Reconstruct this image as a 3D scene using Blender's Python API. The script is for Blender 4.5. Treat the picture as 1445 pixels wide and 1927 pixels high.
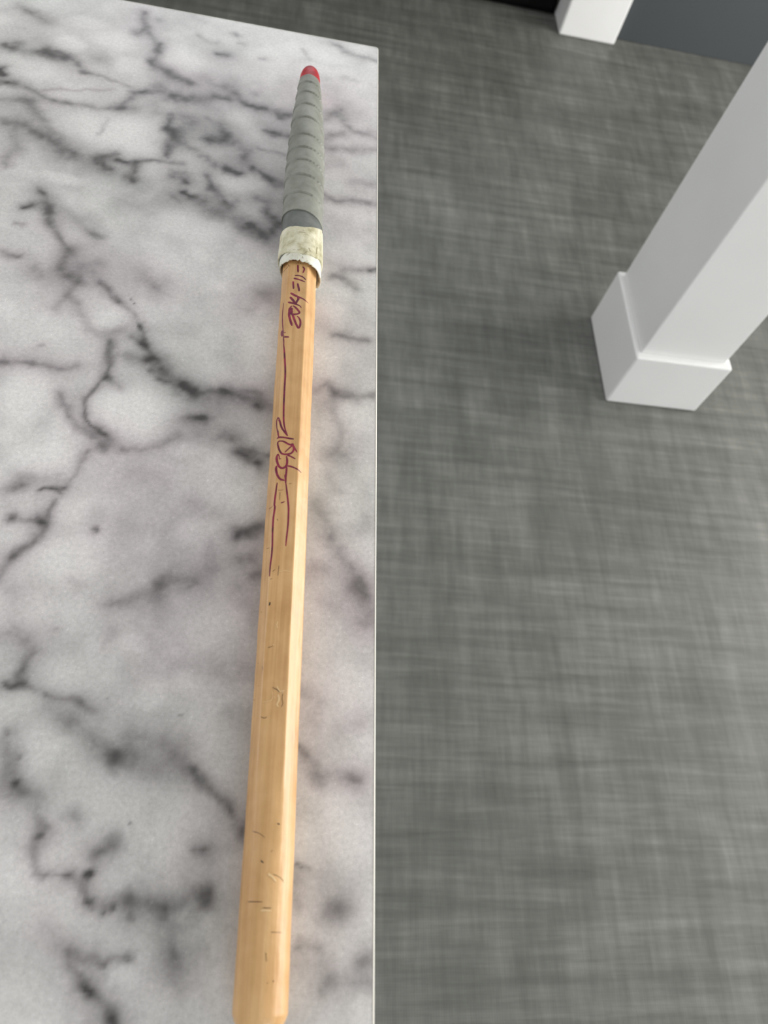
import bpy, bmesh, math, random
import numpy as np
from mathutils import Vector, Matrix
from mathutils.bvhtree import BVHTree

for o in list(bpy.data.objects):
    bpy.data.objects.remove(o)
scene = bpy.context.scene
COL = scene.collection

# ------------------------------------------------------------------ camera
# photo frame 1445 x 1927, focal length 1390 px, orientation from the photo's vanishing points
FW, FH, FPX = 1445.0, 1927.0, 1390.0
CAM_Z = 1.16            # camera height over the floor
TABLE_Z = 0.74          # table height
R = np.array([[0.984001, -0.00132, 0.178158],
              [0.084594, -0.876601, -0.473725],
              [0.156799, 0.481217, -0.862464]])
CAM = np.array([0.0, 0.0, CAM_Z])
cd = bpy.data.cameras.new('camera')
cam = bpy.data.objects.new('camera', cd)
COL.objects.link(cam)
m = Matrix.Identity(4)
for i in range(3):
    m[i][0] = R[0, i]
    m[i][1] = -R[1, i]
    m[i][2] = -R[2, i]
    m[i][3] = CAM[i]
cam.matrix_world = m
cd.sensor_fit = 'VERTICAL'
cd.sensor_height = 36.0
cd.lens = FPX / FH * 36.0
cd.clip_start = 0.01
cd.dof.use_dof = True
cd.dof.focus_distance = 0.53
cd.dof.aperture_fstop = cd.lens / 3.0
scene.camera = cam

# ------------------------------------------------------------------ light
w = bpy.data.worlds.new('world')
scene.world = w
w.use_nodes = True
w.node_tree.nodes['Background'].inputs[0].default_value = (0.80, 0.88, 1.0, 1)
w.node_tree.nodes['Background'].inputs[1].default_value = 1.0
scene.view_settings.view_transform = 'Standard'
scene.view_settings.look = 'None'
scene.view_settings.exposure = 0.0
scene.view_settings.gamma = 1.0
scene.view_settings.use_curve_mapping = False

def area_light(name, loc, direction, sx, sy, power, color):
    ld = bpy.data.lights.new(name, 'AREA')
    ld.shape = 'RECTANGLE'
    ld.size, ld.size_y = sx, sy
    ld.energy = power
    ld.color = color
    o = bpy.data.objects.new(name, ld)
    o.location = loc
    o.rotation_euler = Vector(direction).to_track_quat('-Z', 'Y').to_euler()
    COL.objects.link(o)

# added area lights in invented windows; no light source is seen
area_light('added_light_right', (3.27, 0.90, 1.12), (-1, 0, 0), 2.5, 2.0, 138, (1.0, 0.97, 0.93))
area_light('added_light_near', (1.3, -2.57, 1.60), (0, 1, 0), 1.9, 1.3, 40, (0.95, 0.98, 1.0))  # added to light the front of the column
area_light('added_light_left', (-2.37, 1.0, 1.60), (1, 0, 0), 1.3, 1.2, 24, (0.97, 0.98, 1.0))  # added fill for the left-facing sides of column and stick
area_light('added_light_far', (0.0, 3.07, 1.68), (0, -1, 0), 1.7, 0.95, 12, (0.95, 0.98, 1.0))  # added to brighten the far end of the table

# ------------------------------------------------------------------ helpers
def ray(px, py):
    return R.T @ np.array([px - FW / 2, py - FH / 2, FPX])

def onz(px, py, z):
    d = ray(px, py)
    return CAM + d * ((z - CAM_Z) / d[2])

def link(name, me, mat=None, parent=None):
    o = bpy.data.objects.new(name, me)
    COL.objects.link(o)
    if mat is not None:
        me.materials.append(mat)
    if parent is not None:
        o.parent = parent
    return o

def empty(name, loc, label, cat):
    o = bpy.data.objects.new(name, None)
    o.location = loc
    o.empty_display_size = 0.05
    COL.objects.link(o)
    o['label'] = label
    o['category'] = cat
    return o

def structure(o, label=None):
    o['kind'] = 'structure'
    if label:
        o['label'] = label
    return o

def mesh_from(verts, faces, name='mesh', smooth=False):
    me = bpy.data.meshes.new(name)
    me.from_pydata([tuple(v) for v in verts], [], faces)
    me.update()
    if smooth:
        me.polygons.foreach_set('use_smooth', [True] * len(me.polygons))
    return me

def box_bm(boxes, bevel=0.0, seg=2):
    bm = bmesh.new()
    for (x0, x1, y0, y1, z0, z1) in boxes:
        b = bmesh.new()
        bmesh.ops.create_cube(b, size=1)
        for v in b.verts:
            v.co = Vector((x0 + (v.co.x + .5) * (x1 - x0), y0 + (v.co.y + .5) * (y1 - y0), z0 + (v.co.z + .5) * (z1 - z0)))
        if bevel:
            bmesh.ops.bevel(b, geom=b.edges[:], offset=bevel, segments=seg, affect='EDGES', profile=0.5)
        t = bpy.data.meshes.new('t')
        b.to_mesh(t)
        b.free()
        bm.from_mesh(t)
        bpy.data.meshes.remove(t)
    me = bpy.data.meshes.new('boxes')
    bm.to_mesh(me)
    bm.free()
    return me

def rel(me, origin):
    me.transform(Matrix.Translation(-Vector(origin)))
    return me

# ---- materials
def new_mat(name, color=(.8, .8, .8), rough=.5, spec=.5):
    mt = bpy.data.materials.new(name)
    mt.use_nodes = True
    b = mt.node_tree.nodes['Principled BSDF']
    b.inputs['Base Color'].default_value = (*color, 1)
    b.inputs['Roughness'].default_value = rough
    b.inputs['Specular IOR Level'].default_value = spec
    return mt, mt.node_tree.nodes, mt.node_tree.links, b

def node(ns, typ, **kw):
    n = ns.new(typ)
    for k, v in kw.items():
        setattr(n, k, v)
    return n

def noise(ns, ls, vec, scale, detail=3, rough=.5, stretch=None):
    mp = ns.new('ShaderNodeMapping')
    if stretch:
        mp.inputs['Scale'].default_value = stretch
    ls.new(vec, mp.inputs['Vector'])
    n = ns.new('ShaderNodeTexNoise')
    n.inputs['Scale'].default_value = scale
    n.inputs['Detail'].default_value = detail
    n.inputs['Roughness'].default_value = rough
    ls.new(mp.outputs[0], n.inputs['Vector'])
    return n.outputs['Fac']

def ramp(ns, ls, fac, stops):
    r = ns.new('ShaderNodeValToRGB')
    el = r.color_ramp.elements
    while len(el) < len(stops):
        el.new(0.5)
    for e, (p, c) in zip(el, stops):
        e.position = p
        e.color = (*c, 1) if len(c) == 3 else c
    ls.new(fac, r.inputs[0])
    return r.outputs[0]

def math_n(ns, ls, op, a, b=None, c=None):
    n = ns.new('ShaderNodeMath')
    n.operation = op
    for i, v in enumerate((a, b, c)):
        if v is None:
            continue
        if isinstance(v, (int, float)):
            n.inputs[i].default_value = v
        else:
            ls.new(v, n.inputs[i])
    return n.outputs[0]

def mixc(ns, ls, mode, fac, a, b):
    n = ns.new('ShaderNodeMix')
    n.data_type = 'RGBA'
    n.blend_type = mode
    if isinstance(fac, (int, float)):
        n.inputs[0].default_value = fac
    else:
        ls.new(fac, n.inputs[0])
    for i, v in ((6, a), (7, b)):
        if isinstance(v, tuple):
            n.inputs[i].default_value = (*v, 1)
        else:
            ls.new(v, n.inputs[i])
    return n.outputs[2]

def bump(ns, ls, b, h, strength, dist):
    n = ns.new('ShaderNodeBump')
    n.inputs['Strength'].default_value = strength
    n.inputs['Distance'].default_value = dist
    ls.new(h, n.inputs['Height'])
    ls.new(n.outputs[0], b.inputs['Normal'])

def painted(name, color, rough, var=.04):
    mt, ns, ls, b = new_mat(name, color, rough)
    co = ns.new('ShaderNodeTexCoord').outputs['Object']
    f = noise(ns, ls, co, 3.0, 3)
    lo = tuple(c * (1 - var) for c in color)
    hi = tuple(min(1, c * (1 + var)) for c in color)
    ls.new(ramp(ns, ls, f, [(.3, lo), (.7, hi)]), b.inputs['Base Color'])
    bump(ns, ls, b, noise(ns, ls, co, 260, 2), .08, .001)
    return mt

M_white = painted('white_paint', (.80, .80, .79), .38)
M_wall = painted('wall_paint', (.58, .58, .565), .7)
M_slate = painted('slate_paint', (.042, .049, .053), .6)
M_ceil = painted('ceiling_paint', (.60, .60, .585), .8)
M_black = painted('black_paint', (.003, .003, .003), .7)
M_black.node_tree.nodes['Principled BSDF'].inputs['Specular IOR Level'].default_value = .1
M_edge = painted('edge_band_white', (.80, .77, .70), .35)

# woven vinyl floor
M_floor, ns, ls, b = new_mat('woven_vinyl', rough=.5)
co = ns.new('ShaderNodeTexCoord').outputs['Object']
hx1 = noise(ns, ls, co, 1.0, 4, .6, (5, 60, 1))
hx2 = noise(ns, ls, co, 1.0, 3, .6, (2.2, 22, 1))
hx3 = noise(ns, ls, co, 1.0, 2, .5, (16, 190, 1))
vy1 = noise(ns, ls, co, 1.0, 4, .6, (42, 7, 1))
vy2 = noise(ns, ls, co, 1.0, 3, .6, (110, 11, 1))
vy3 = noise(ns, ls, co, 1.0, 2, .5, (15, 3.5, 1))
pat = noise(ns, ls, co, 2.2, 2)
s = math_n(ns, ls, 'MULTIPLY', hx1, .85)
for t, k in ((hx2, .75), (hx3, .24), (vy1, .75), (vy2, .34), (vy3, .60), (pat, .2)):
    s = math_n(ns, ls, 'MULTIPLY_ADD', t, k, s)
s = math_n(ns, ls, 'DIVIDE', s, .85 + .75 + .24 + .75 + .34 + .6 + .2)
wv = node(ns, 'ShaderNodeTexWave', wave_type='BANDS', bands_direction='X')
wv.inputs['Scale'].default_value = 85
wv.inputs['Distortion'].default_value = .4
ls.new(co, wv.inputs['Vector'])
wv2 = node(ns, 'ShaderNodeTexWave', wave_type='BANDS', bands_direction='Y')
wv2.inputs['Scale'].default_value = 95
wv2.inputs['Distortion'].default_value = .4
ls.new(co, wv2.inputs['Vector'])
s2 = math_n(ns, ls, 'MULTIPLY_ADD', wv.outputs['Fac'], .022, s)
s2 = math_n(ns, ls, 'MULTIPLY_ADD', wv2.outputs['Fac'], .012, s2)
colr = ramp(ns, ls, s2, [(.38, (.060, .062, .054)), (.50, (.112, .115, .103)), (.555, (.145, .148, .134)), (.66, (.235, .238, .218))])
ls.new(colr, b.inputs['Base Color'])
bump(ns, ls, b, s2, .25, .002)

# marble print on the table top: traced pattern as vertex data + fine grain from nodes
M_marble, ns, ls, b = new_mat('marble_laminate', rough=.34)
att = node(ns, 'ShaderNodeVertexColor', layer_name='marble')
co = ns.new('ShaderNodeTexCoord').outputs['Object']
g1 = noise(ns, ls, co, 1500, 2, .6)
g2 = noise(ns, ls, co, 420, 3, .6)
gs = math_n(ns, ls, 'MULTIPLY_ADD', g2, .5, math_n(ns, ls, 'MULTIPLY', g1, .5))
gc = ramp(ns, ls, gs, [(.30, (.76, .76, .76)), (.50, (.96, .96, .96)), (.60, (1.02, 1.02, 1.02)), (.70, (1.35, 1.35, 1.35))])
ls.new(mixc(ns, ls, 'MULTIPLY', 1.0, att.outputs['Color'], gc), b.inputs['Base Color'])
bump(ns, ls, b, g2, .06, .0004)

# varnished maple of the stick
M_wood, ns, ls, b = new_mat('varnished_maple', rough=.30)
co = ns.new('ShaderNodeTexCoord').outputs['Object']
gr1 = noise(ns, ls, co, 1.0, 4, .6, (420, 7, 420))
gr2 = noise(ns, ls, co, 1.0, 2, .5, (130, 3.0, 130))
fig = noise(ns, ls, co, 1.0, 3, .55, (70, 60, 70))
blot = noise(ns, ls, co, 1.0, 2, .5, (30, 9, 30))
s = math_n(ns, ls, 'MULTIPLY', gr1, .45)
for t, k in ((gr2, .30), (fig, .36), (blot, .30)):
    s = math_n(ns, ls, 'MULTIPLY_ADD', t, k, s)
s = math_n(ns, ls, 'DIVIDE', s, 1.41)
wc = ramp(ns, ls, s, [(.34, (.45, .228, .084)), (.50, (.62, .362, .155)), (.62, (.73, .460, .218))])
ls.new(wc, b.inputs['Base Color'])
ls.new(math_n(ns, ls, 'MULTIPLY_ADD', fig, .30, .22), b.inputs['Roughness'])
b.inputs['Coat Weight'].default_value = .17
b.inputs['Specular IOR Level'].default_value = .4
b.inputs['Coat Roughness'].default_value = .22
bh = math_n(ns, ls, 'MULTIPLY_ADD', gr1, .35, math_n(ns, ls, 'MULTIPLY', fig, 1.0))
bump(ns, ls, b, bh, .5, .0014)

M_rubber, ns, ls, b = new_mat('grey_rubber_wrap', rough=.55)
co = ns.new('ShaderNodeTexCoord').outputs['Object']
f = noise(ns, ls, co, 90, 4, .6)
f2 = noise(ns, ls, co, 1.0, 2, .5, (40, 14, 40))
s = math_n(ns, ls, 'MULTIPLY_ADD', f, .5, math_n(ns, ls, 'MULTIPLY', f2, .5))
ls.new(ramp(ns, ls, s, [(.35, (.165, .168, .140)), (.5, (.235, .240, .206)), (.65, (.30, .306, .268))]), b.inputs['Base Color'])
bump(ns, ls, b, f, .15, .001)
M_rubber_dark, ns, ls, b = new_mat('dark_grey_rubber', (.135, .145, .135), .5)
co = ns.new('ShaderNodeTexCoord').outputs['Object']
f = noise(ns, ls, co, 120, 3, .6)
ls.new(ramp(ns, ls, f, [(.35, (.110, .120, .112)), (.65, (.165, .175, .162))]), b.inputs['Base Color'])

M_tape, ns, ls, b = new_mat('cream_cloth_tape', rough=.7)
co = ns.new('ShaderNodeTexCoord').outputs['Object']
f = noise(ns, ls, co, 95, 4, .65)
f2 = noise(ns, ls, co, 420, 2, .5)
ls.new(ramp(ns, ls, f, [(.33, (.40, .37, .22)), (.50, (.62, .585, .42)), (.66, (.74, .715, .57))]), b.inputs['Base Color'])
bump(ns, ls, b, math_n(ns, ls, 'MULTIPLY_ADD', f2, .4, f), .4, .0012)
M_tape2, ns, ls, b = new_mat('white_cloth_tape', rough=.7)
co = ns.new('ShaderNodeTexCoord').outputs['Object']
f = noise(ns, ls, co, 150, 4, .65)
ls.new(ramp(ns, ls, f, [(.30, (.50, .47, .34)), (.45, (.72, .71, .61)), (.66, (.80, .80, .72))]), b.inputs['Base Color'])
bump(ns, ls, b, f, .3, .001)
M_red, ns, ls, b = new_mat('red_paint_tip', rough=.5)
co = ns.new('ShaderNodeTexCoord').outputs['Object']
f = noise(ns, ls, co, 160, 3, .6)
ls.new(ramp(ns, ls, f, [(.35, (.31, .012, .018)), (.65, (.48, .020, .030))]), b.inputs['Base Color'])
bump(ns, ls, b, f, .2, .001)
M_ink, ns, ls, b = new_mat('purple_marker_ink', rough=.45)
co = ns.new('ShaderNodeTexCoord').outputs['Object']
f = noise(ns, ls, co, 170, 3, .6)
ls.new(ramp(ns, ls, f, [(.35, (.100, .007, .032)), (.5, (.190, .011, .044)), (.68, (.30, .018, .055))]), b.inputs['Base Color'])
M_scuff = painted('dark_brown_scuff', (.13, .068, .028), .6)
M_speck = painted('black_speck', (.022, .012, .010), .6)
M_chip = painted('raw_wood_chip', (.76, .54, .29), .4)
M_under = painted('table_underside_white', (.70, .70, .68), .5)
M_glass, ns, ls, b = new_mat('window_glass', (1, 1, 1), .02)
b.inputs['Transmission Weight'].default_value = 1.0

# ------------------------------------------------------------------ room shell
X0, X1, Y0, Y1, ZC = -2.4, 3.3, -2.6, 3.10, 2.5
structure(link('floor', box_bm([(X0 - .12, X1 + .12, Y0 - .12, Y1 + .12, -.06, 0)]), M_floor), 'grey woven vinyl floor with linen crosshatch streaks')
structure(link('ceiling', box_bm([(X0 - .12, X1 + .12, Y0 - .12, Y1 + .12, ZC, ZC + .1)]), M_ceil), 'plain white ceiling over the room')
structure(link('wall_left', box_bm([(X0 - .12, X0, Y0, .30, 0, ZC), (X0 - .12, X0, 1.70, Y1, 0, ZC), (X0 - .12, X0, .30, 1.70, 0, .95), (X0 - .12, X0, .30, 1.70, 2.25, ZC)]), M_wall), 'off-white wall with an invented small square window')
structure(link('wall_far', box_bm([(X0 - .12, -.90, Y1, Y1 + .12, 0, ZC), (.90, X1 + .12, Y1, Y1 + .12, 0, ZC), (-.90, .90, Y1, Y1 + .12, 0, 1.15), (-.90, .90, Y1, Y1 + .12, 2.20, ZC)]), M_wall), 'off-white wall with an invented window over the black cabinet')
structure(link('wall_right', box_bm([(X1, X1 + .12, Y0, -.40, 0, ZC), (X1, X1 + .12, 2.20, Y1, 0, ZC),
                                     (X1, X1 + .12, -.40, 2.20, 0, .08), (X1, X1 + .12, -.40, 2.20, 2.16, ZC)]), M_wall), 'off-white wall with an invented large window')
structure(link('wall_near', box_bm([(X0 - .12, .30, Y0 - .12, Y0, 0, ZC), (2.30, X1 + .12, Y0 - .12, Y0, 0, ZC),
                                    (.30, 2.30, Y0 - .12, Y0, 0, .9), (.30, 2.30, Y0 - .12, Y0, 2.3, ZC)]), M_wall), 'off-white wall with an invented smaller window')
structure(link('wall_partition', box_bm([(.935, X1, 2.402, 2.56, 0, ZC)], .002), M_slate), 'slate grey painted wall beside the white trim post')
# invented windows out of view, one behind each added light
def window(name, along_y, a0, a1, z0, z1, c):
    def bx(p0, p1, q0, q1, t0, t1):
        return (t0, t1, p0, p1, q0, q1) if along_y else (p0, p1, t0, t1, q0, q1)
    f = structure(link(name, box_bm([bx(a0, a1, z0, z0 + .04, c - .03, c + .03), bx(a0, a1, z1 - .04, z1, c - .03, c + .03),
                                     bx(a0, a0 + .04, z0 + .04, z1 - .04, c - .03, c + .03), bx(a1 - .04, a1, z0 + .04, z1 - .04, c - .03, c + .03)]), M_white),
                  'invented white framed window behind an added light')
    mid = (a0 + a1) / 2
    for p0, p1 in ((a0 + .04, mid - .005), (mid + .005, a1 - .04)):
        link('pane', box_bm([bx(p0, p1, z0 + .04, z1 - .04, c - .004, c + .004)]), M_glass, f)
window('added_window_1', True, -.40, 2.20, .08, 2.16, X1 + .07)
window('added_window_3', True, .30, 1.70, .95, 2.25, X0 - .07)
window('added_window_4', False, -.90, .90, 1.15, 2.20, Y1 + .07)
window('added_window_2', False, .30, 2.30, .9, 2.3, Y0 - .07)
# white trim post closing the end of the slate wall
structure(link('trim_1', box_bm([(.754, .935, 2.362, 2.56, 0, ZC)], .006, 3), M_white), 'white square trim post closing the end of the slate wall')

# black cabinet beyond the trim post
cab = empty('floor_cabinet', (-.1, 2.78, 0), 'black floor cabinet standing back beside the white trim post', 'cabinet')
o0 = cab.location
link('body', rel(box_bm([(-.95, .752, 2.475, 3.08, .0, .90)], .003), o0), M_black, cab)
for k in range(3):
    x = -.94 + k * .562
    d = link('door', rel(box_bm([(x, x + .556, 2.457, 2.4745, .02, .885)], .002), o0), M_black, cab)
    link('handle', rel(box_bm([(x + .50, x + .512, 2.43, 2.4565, .55, .70)], .003), o0), M_black, d)

# ------------------------------------------------------------------ white square column
PX0, PX1, PY0, PY1 = .690, .897, .962, 1.200
SX0, SX1, SY0, SY1 = .7005, .8835, .976, 1.187
PZ = .142
c = empty('square_column', ((PX0 + PX1) / 2, (PY0 + PY1) / 2, 0), 'white painted square column with a plain plinth block at its foot', 'column')
o0 = c.location
link('plinth', rel(box_bm([(PX0, PX1, PY0, PY1, 0, PZ)], .0045, 4), o0), M_white, c)
link('shaft', rel(box_bm([(SX0, SX1, SY0, SY1, PZ - .0005, ZC - .08)], .003, 3), o0), M_white, c)
link('capital', rel(box_bm([(PX0, PX1, PY0, PY1, ZC - .0805, ZC - .001)], .004, 3), o0), M_white, c)

# ------------------------------------------------------------------ table
TX0, TX1, TY0, TY1 = -.76, .0715, -.70, .7665
def nlat(seed, n=64):
    return np.random.RandomState(seed).rand(n, n)
def vnoise(x, y, seed):
    L = nlat(seed)
    xi = np.floor(x).astype(int); yi = np.floor(y).astype(int)
    fx = x - xi; fy = y - yi
    fx = fx * fx * fx * (fx * (fx * 6 - 15) + 10); fy = fy * fy * fy * (fy * (fy * 6 - 15) + 10)
    n = 64
    a = L[xi % n, yi % n]; b_ = L[(xi + 1) % n, yi % n]; c_ = L[xi % n, (yi + 1) % n]; d_ = L[(xi + 1) % n, (yi + 1) % n]
    return (a * (1 - fx) + b_ * fx) * (1 - fy) + (c_ * (1 - fx) + d_ * fx) * fy
def fbm(x, y, freq, seed, oct_=4, gain=.5):
    t = 0; a = 1; s_ = 0
    for k in range(oct_):
        t = t + a * vnoise(x * freq * 2 ** k + 17.3 * k, y * freq * 2 ** k + 9.1 * k, seed + k)
        s_ += a; a *= gain
    return t / s_

# veins traced from the photograph: (crop origin x, y, scale), points, width, strength   (crop pixels)
V = []
def S(o, wd, a, *pts):
    V.append(([(o[0] + x * o[2], o[1] + y * o[2]) for x, y in pts], wd * o[2], a))
A = (0, 0, .2491)      # 0..360 x 0..300
S(A, 70, .55, (1100, 90), (1070, 160), (1100, 205)); S(A, 40, .55, (1020, 262), (1080, 235)); S(A, 45, .4, (1100, 210), (1150, 280), (1200, 350))
S(A, 50, .35, (1210, 150), (1215, 155)); S(A, 40, .65, (1210, 330), (1195, 380)); S(A, 45, .6, (1150, 470), (1165, 505)); S(A, 60, .4, (1195, 390), (1160, 470))
S(A, 75, .5, (1210, 520), (1280, 550)); S(A, 40, .4, (1290, 560), (1400, 620), (1445, 640))
S(A, 75, .6, (30, 340), (85, 365), (120, 335)); S(A, 55, .95, (10, 520), (20, 560)); S(A, 45, .75, (0, 630), (60, 625), (110, 628))
S(A, 75, .32, (100, 360), (200, 390), (300, 400), (420, 420)); S(A, 60, .55, (350, 400), (420, 425), (470, 435)); S(A, 34, .45, (300, 380), (430, 390), (520, 430), (590, 490), (650, 550))
S(A, 26, .3, (650, 555), (760, 580), (880, 620), (980, 660)); S(A, 22, .22, (330, 680), (450, 665), (600, 680), (850, 680))
S(A, 50, .3, (120, 40), (220, 80), (300, 130), (370, 165)); S(A, 35, .3, (205, 80), (270, 105))
S(A, 35, .42, (200, 660), (260, 690), (340, 740), (420, 770)); S(A, 35, .38, (420, 770), (530, 790), (650, 800), (760, 820), (880, 825)); S(A, 30, .3, (520, 785), (550, 790))
S(A, 45, .6, (880, 825), (960, 820), (1000, 815)); S(A, 36, .75, (1000, 715), (1060, 700), (1110, 690)); S(A, 40, .4, (900, 800), (950, 760), (1000, 720), (1190, 690))
S(A, 80, .65, (1200, 660), (1260, 710), (1310, 720)); S(A, 60, .45, (1310, 720), (1400, 740), (1445, 740))
S(A, 60, .4, (0, 745), (80, 750), (180, 745), (230, 760)); S(A, 75, .35, (200, 770), (290, 860), (350, 940), (400, 1010)); S(A, 60, .45, (60, 930), (190, 955), (260, 1000), (350, 1050), (440, 1110), (540, 1160))
S(A, 150, .25, (20, 900), (200, 960), (420, 1080), (560, 1200)); S(A, 100, .3, (90, 1030), (120, 1110), (60, 1180)); S(A, 26, .25, (800, 900), (770, 980), (750, 1010))
S(A, 40, .4, (1300, 880), (1310, 890)); S(A, 55, .7, (1270, 970), (1330, 1010), (1330, 1060)); S(A, 50, .55, (1290, 1110), (1275, 1170)); S(A, 120, .2, (1380, 900), (1400, 1000))
S(A, 90, .25, (1140, 780), (1180, 850)); S(A, 60, .25, (720, 440), (760, 430))
B = (250, 20, .2387)   # 250..560 x 20..480
S(B, 40, .55, (800, 180), (815, 195)); S(B, 36, .85, (660, 345), (740, 355)); S(B, 35, .35, (500, 190), (600, 240), (640, 250)); S(B, 30, .3, (830, 260), (870, 270)); S(B, 30, .3, (1030, 375), (1050, 385))
S(B, 60, .3, (560, 530), (640, 590), (720, 600)); S(B, 160, .14, (800, 560), (1000, 600)); S(B, 50, .45, (310, 520), (420, 560), (450, 580)); S(B, 45, .35, (340, 700), (480, 710), (600, 700)); S(B, 50, .6, (640, 680), (700, 690), (735, 690))
S(B, 50, .5, (790, 640), (840, 690), (870, 720)); S(B, 40, .75, (860, 720), (940, 745), (1030, 775)); S(B, 40, .35, (940, 640), (960, 650)); S(B, 40, .55, (1110, 800), (1160, 850)); S(B, 50, .6, (1180, 820), (1280, 830)); S(B, 40, .85, (1065, 945), (1120, 960)); S(B, 36, .55, (1120, 960), (1230, 985))
S(B, 45, .5, (300, 830), (285, 910), (300, 940)); S(B, 60, .7, (330, 960), (345, 1020)); S(B, 50, .5, (300, 1080), (280, 1140)); S(B, 70, .3, (420, 850), (450, 880), (420, 920)); S(B, 40, .3, (590, 850), (610, 860))
S(B, 55, .45, (690, 900), (710, 960)); S(B, 75, .7, (590, 1015), (700, 1020), (740, 1000)); S(B, 70, .5, (740, 1020), (820, 1070), (880, 1120), (870, 1170)); S(B, 24, .3, (960, 1090), (1060, 1105), (1200, 1140))
S(B, 45, .4, (380, 1060), (440, 1100), (490, 1105)); S(B, 40, .4, (530, 1150), (570, 1160), (570, 1190)); S(B, 30, .45, (40, 1190), (180, 1195), (400, 1205))
S(B, 70, .7, (330, 1310), (380, 1320), (420, 1350)); S(B, 55, .35, (340, 1270), (400, 1270)); S(B, 45, .85, (420, 1440), (470, 1470), (500, 1480)); S(B, 50, .4, (500, 1480), (560, 1520)); S(B, 45, .35, (310, 1450), (360, 1490))
S(B, 42, .85, (730, 1250), (790, 1265), (845, 1275)); S(B, 40, .35, (630, 1220), (720, 1240)); S(B, 50, .5, (570, 1290), (600, 1350), (630, 1400)); S(B, 65, .62, (620, 1380), (690, 1450), (745, 1530)); S(B, 40, .4, (760, 1510), (820, 1490))
S(B, 60, .7, (950, 1240), (1030, 1290), (1080, 1340)); S(B, 80, .5, (1080, 1340), (1130, 1390), (1170, 1380)); S(B, 60, .45, (990, 1490), (1060, 1520), (1060, 1560)); S(B, 55, .75, (1050, 1600), (1110, 1660), (1140, 1700)); S(B, 60, .7, (1130, 1690), (1090, 1750))
S(B, 100, .85, (890, 1700), (960, 1720), (1010, 1750)); S(B, 60, .6, (1000, 1760), (1060, 1800)); S(B, 100, .4, (620, 1560), (720, 1610), (820, 1650), (880, 1690)); S(B, 180, .2, (100, 1400), (350, 1470), (600, 1570)); S(B, 200, .15, (450, 850), (650, 950), (800, 1080), (650, 1180)); S(B, 200, .14, (1000, 1450), (1150, 1500))
S(B, 60, .4, (0, 1220), (20, 1330)); S(B, 45, .3, (500, 60), (560, 85)); S(B, 90, .2, (550, 730), (640, 780))
C_ = (0, 280, .2076)   # 0..300 x 280..680
S(C_, 90, .65, (920, 90), (950, 160), (1000, 180)); S(C_, 50, .45, (940, 70), (1060, 40)); S(C_, 44, .75, (1070, 95), (1130, 115), (1220, 125)); S(C_, 50, .5, (1230, 130), (1220, 200)); S(C_, 60, .75, (1190, 260), (1220, 290)); S(C_, 40, .3, (1150, 250), (1180, 230))
S(C_, 24, .35, (1240, 110), (1445, 120)); S(C_, 140, .22, (480, 50), (700, 100), (880, 150)); S(C_, 70, .35, (60, 100), (80, 140)); S(C_, 40, .5, (350, 380), (380, 400)); S(C_, 60, .65, (215, 540), (290, 520)); S(C_, 34, .4, (140, 670), (200, 690))
S(C_, 100, .30, (340, 350), (420, 430), (440, 520)); S(C_, 110, .5, (400, 500), (470, 560), (470, 640)); S(C_, 60, .5, (440, 560), (450, 650), (480, 740)); S(C_, 60, .45, (480, 740), (550, 830), (620, 880), (660, 950)); S(C_, 150, .45, (650, 950), (600, 1060), (640, 1150)); S(C_, 90, .3, (620, 1000), (560, 1110))
S(C_, 130, .35, (330, 1110), (400, 1150), (560, 1150), (720, 1190), (850, 1140)); S(C_, 60, .45, (700, 1220), (740, 1190)); S(C_, 110, .30, (680, 1230), (620, 1330), (700, 1400)); S(C_, 120, .25, (760, 1080), (900, 1050)); S(C_, 80, .25, (600, 1330), (500, 1440))
S(C_, 90, .42, (860, 770), (920, 820)); S(C_, 60, .25, (600, 560), (740, 700), (850, 770)); S(C_, 50, .45, (20, 930), (80, 960), (180, 960)); S(C_, 130, .18, (1150, 480), (1350, 520))
S(C_, 55, .45, (930, 1220), (1010, 1320), (1080, 1390)); S(C_, 10, .6, (1203, 1360), (1207, 1415)); S(C_, 60, .3, (1080, 1390), (1200, 1500), (1250, 1590)); S(C_, 36, .75, (1260, 1610), (1270, 1620)); S(C_, 60, .5, (1200, 1700), (1290, 1740)); S(C_, 40, .75, (1300, 1755), (1330, 1770)); S(C_, 60, .5, (1280, 1640), (1330, 1760), (1400, 1880))
S(C_, 90, .32, (740, 1500), (800, 1630), (870, 1680), (1010, 1680), (1100, 1640)); S(C_, 70, .35, (990, 1740), (980, 1860), (960, 1927)); S(C_, 30, .3, (350, 1790), (380, 1780)); S(C_, 150, .2, (1250, 1100), (1400, 1230)); S(C_, 120, .22, (1300, 1180), (1445, 1280))
D = (0, 640, .3737)    # 0..540 x 640..1040
S(D, 30, .75, (0, 105), (40, 98)); S(D, 38, .45, (40, 100), (130, 110), (250, 130), (330, 140), (400, 130)); S(D, 46, .5, (560, 20), (565, 100), (550, 190)); S(D, 34, .5, (550, 190), (480, 250), (440, 300), (425, 370), (440, 420), (490, 470)); S(D, 55, .6, (490, 470), (530, 490), (510, 530)); S(D, 26, .3, (500, 530), (505, 560))
S(D, 40, .35, (570, 210), (620, 250)); S(D, 26, .6, (720, 10), (740, 18)); S(D, 45, .75, (750, 90), (800, 88)); S(D, 50, .35, (640, 80), (740, 95)); S(D, 28, .5, (770, 150), (775, 155)); S(D, 55, .5, (820, 140), (850, 170)); S(D, 36, .55, (815, 200), (835, 205)); S(D, 70, .35, (790, 100), (860, 170), (910, 220))
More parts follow.
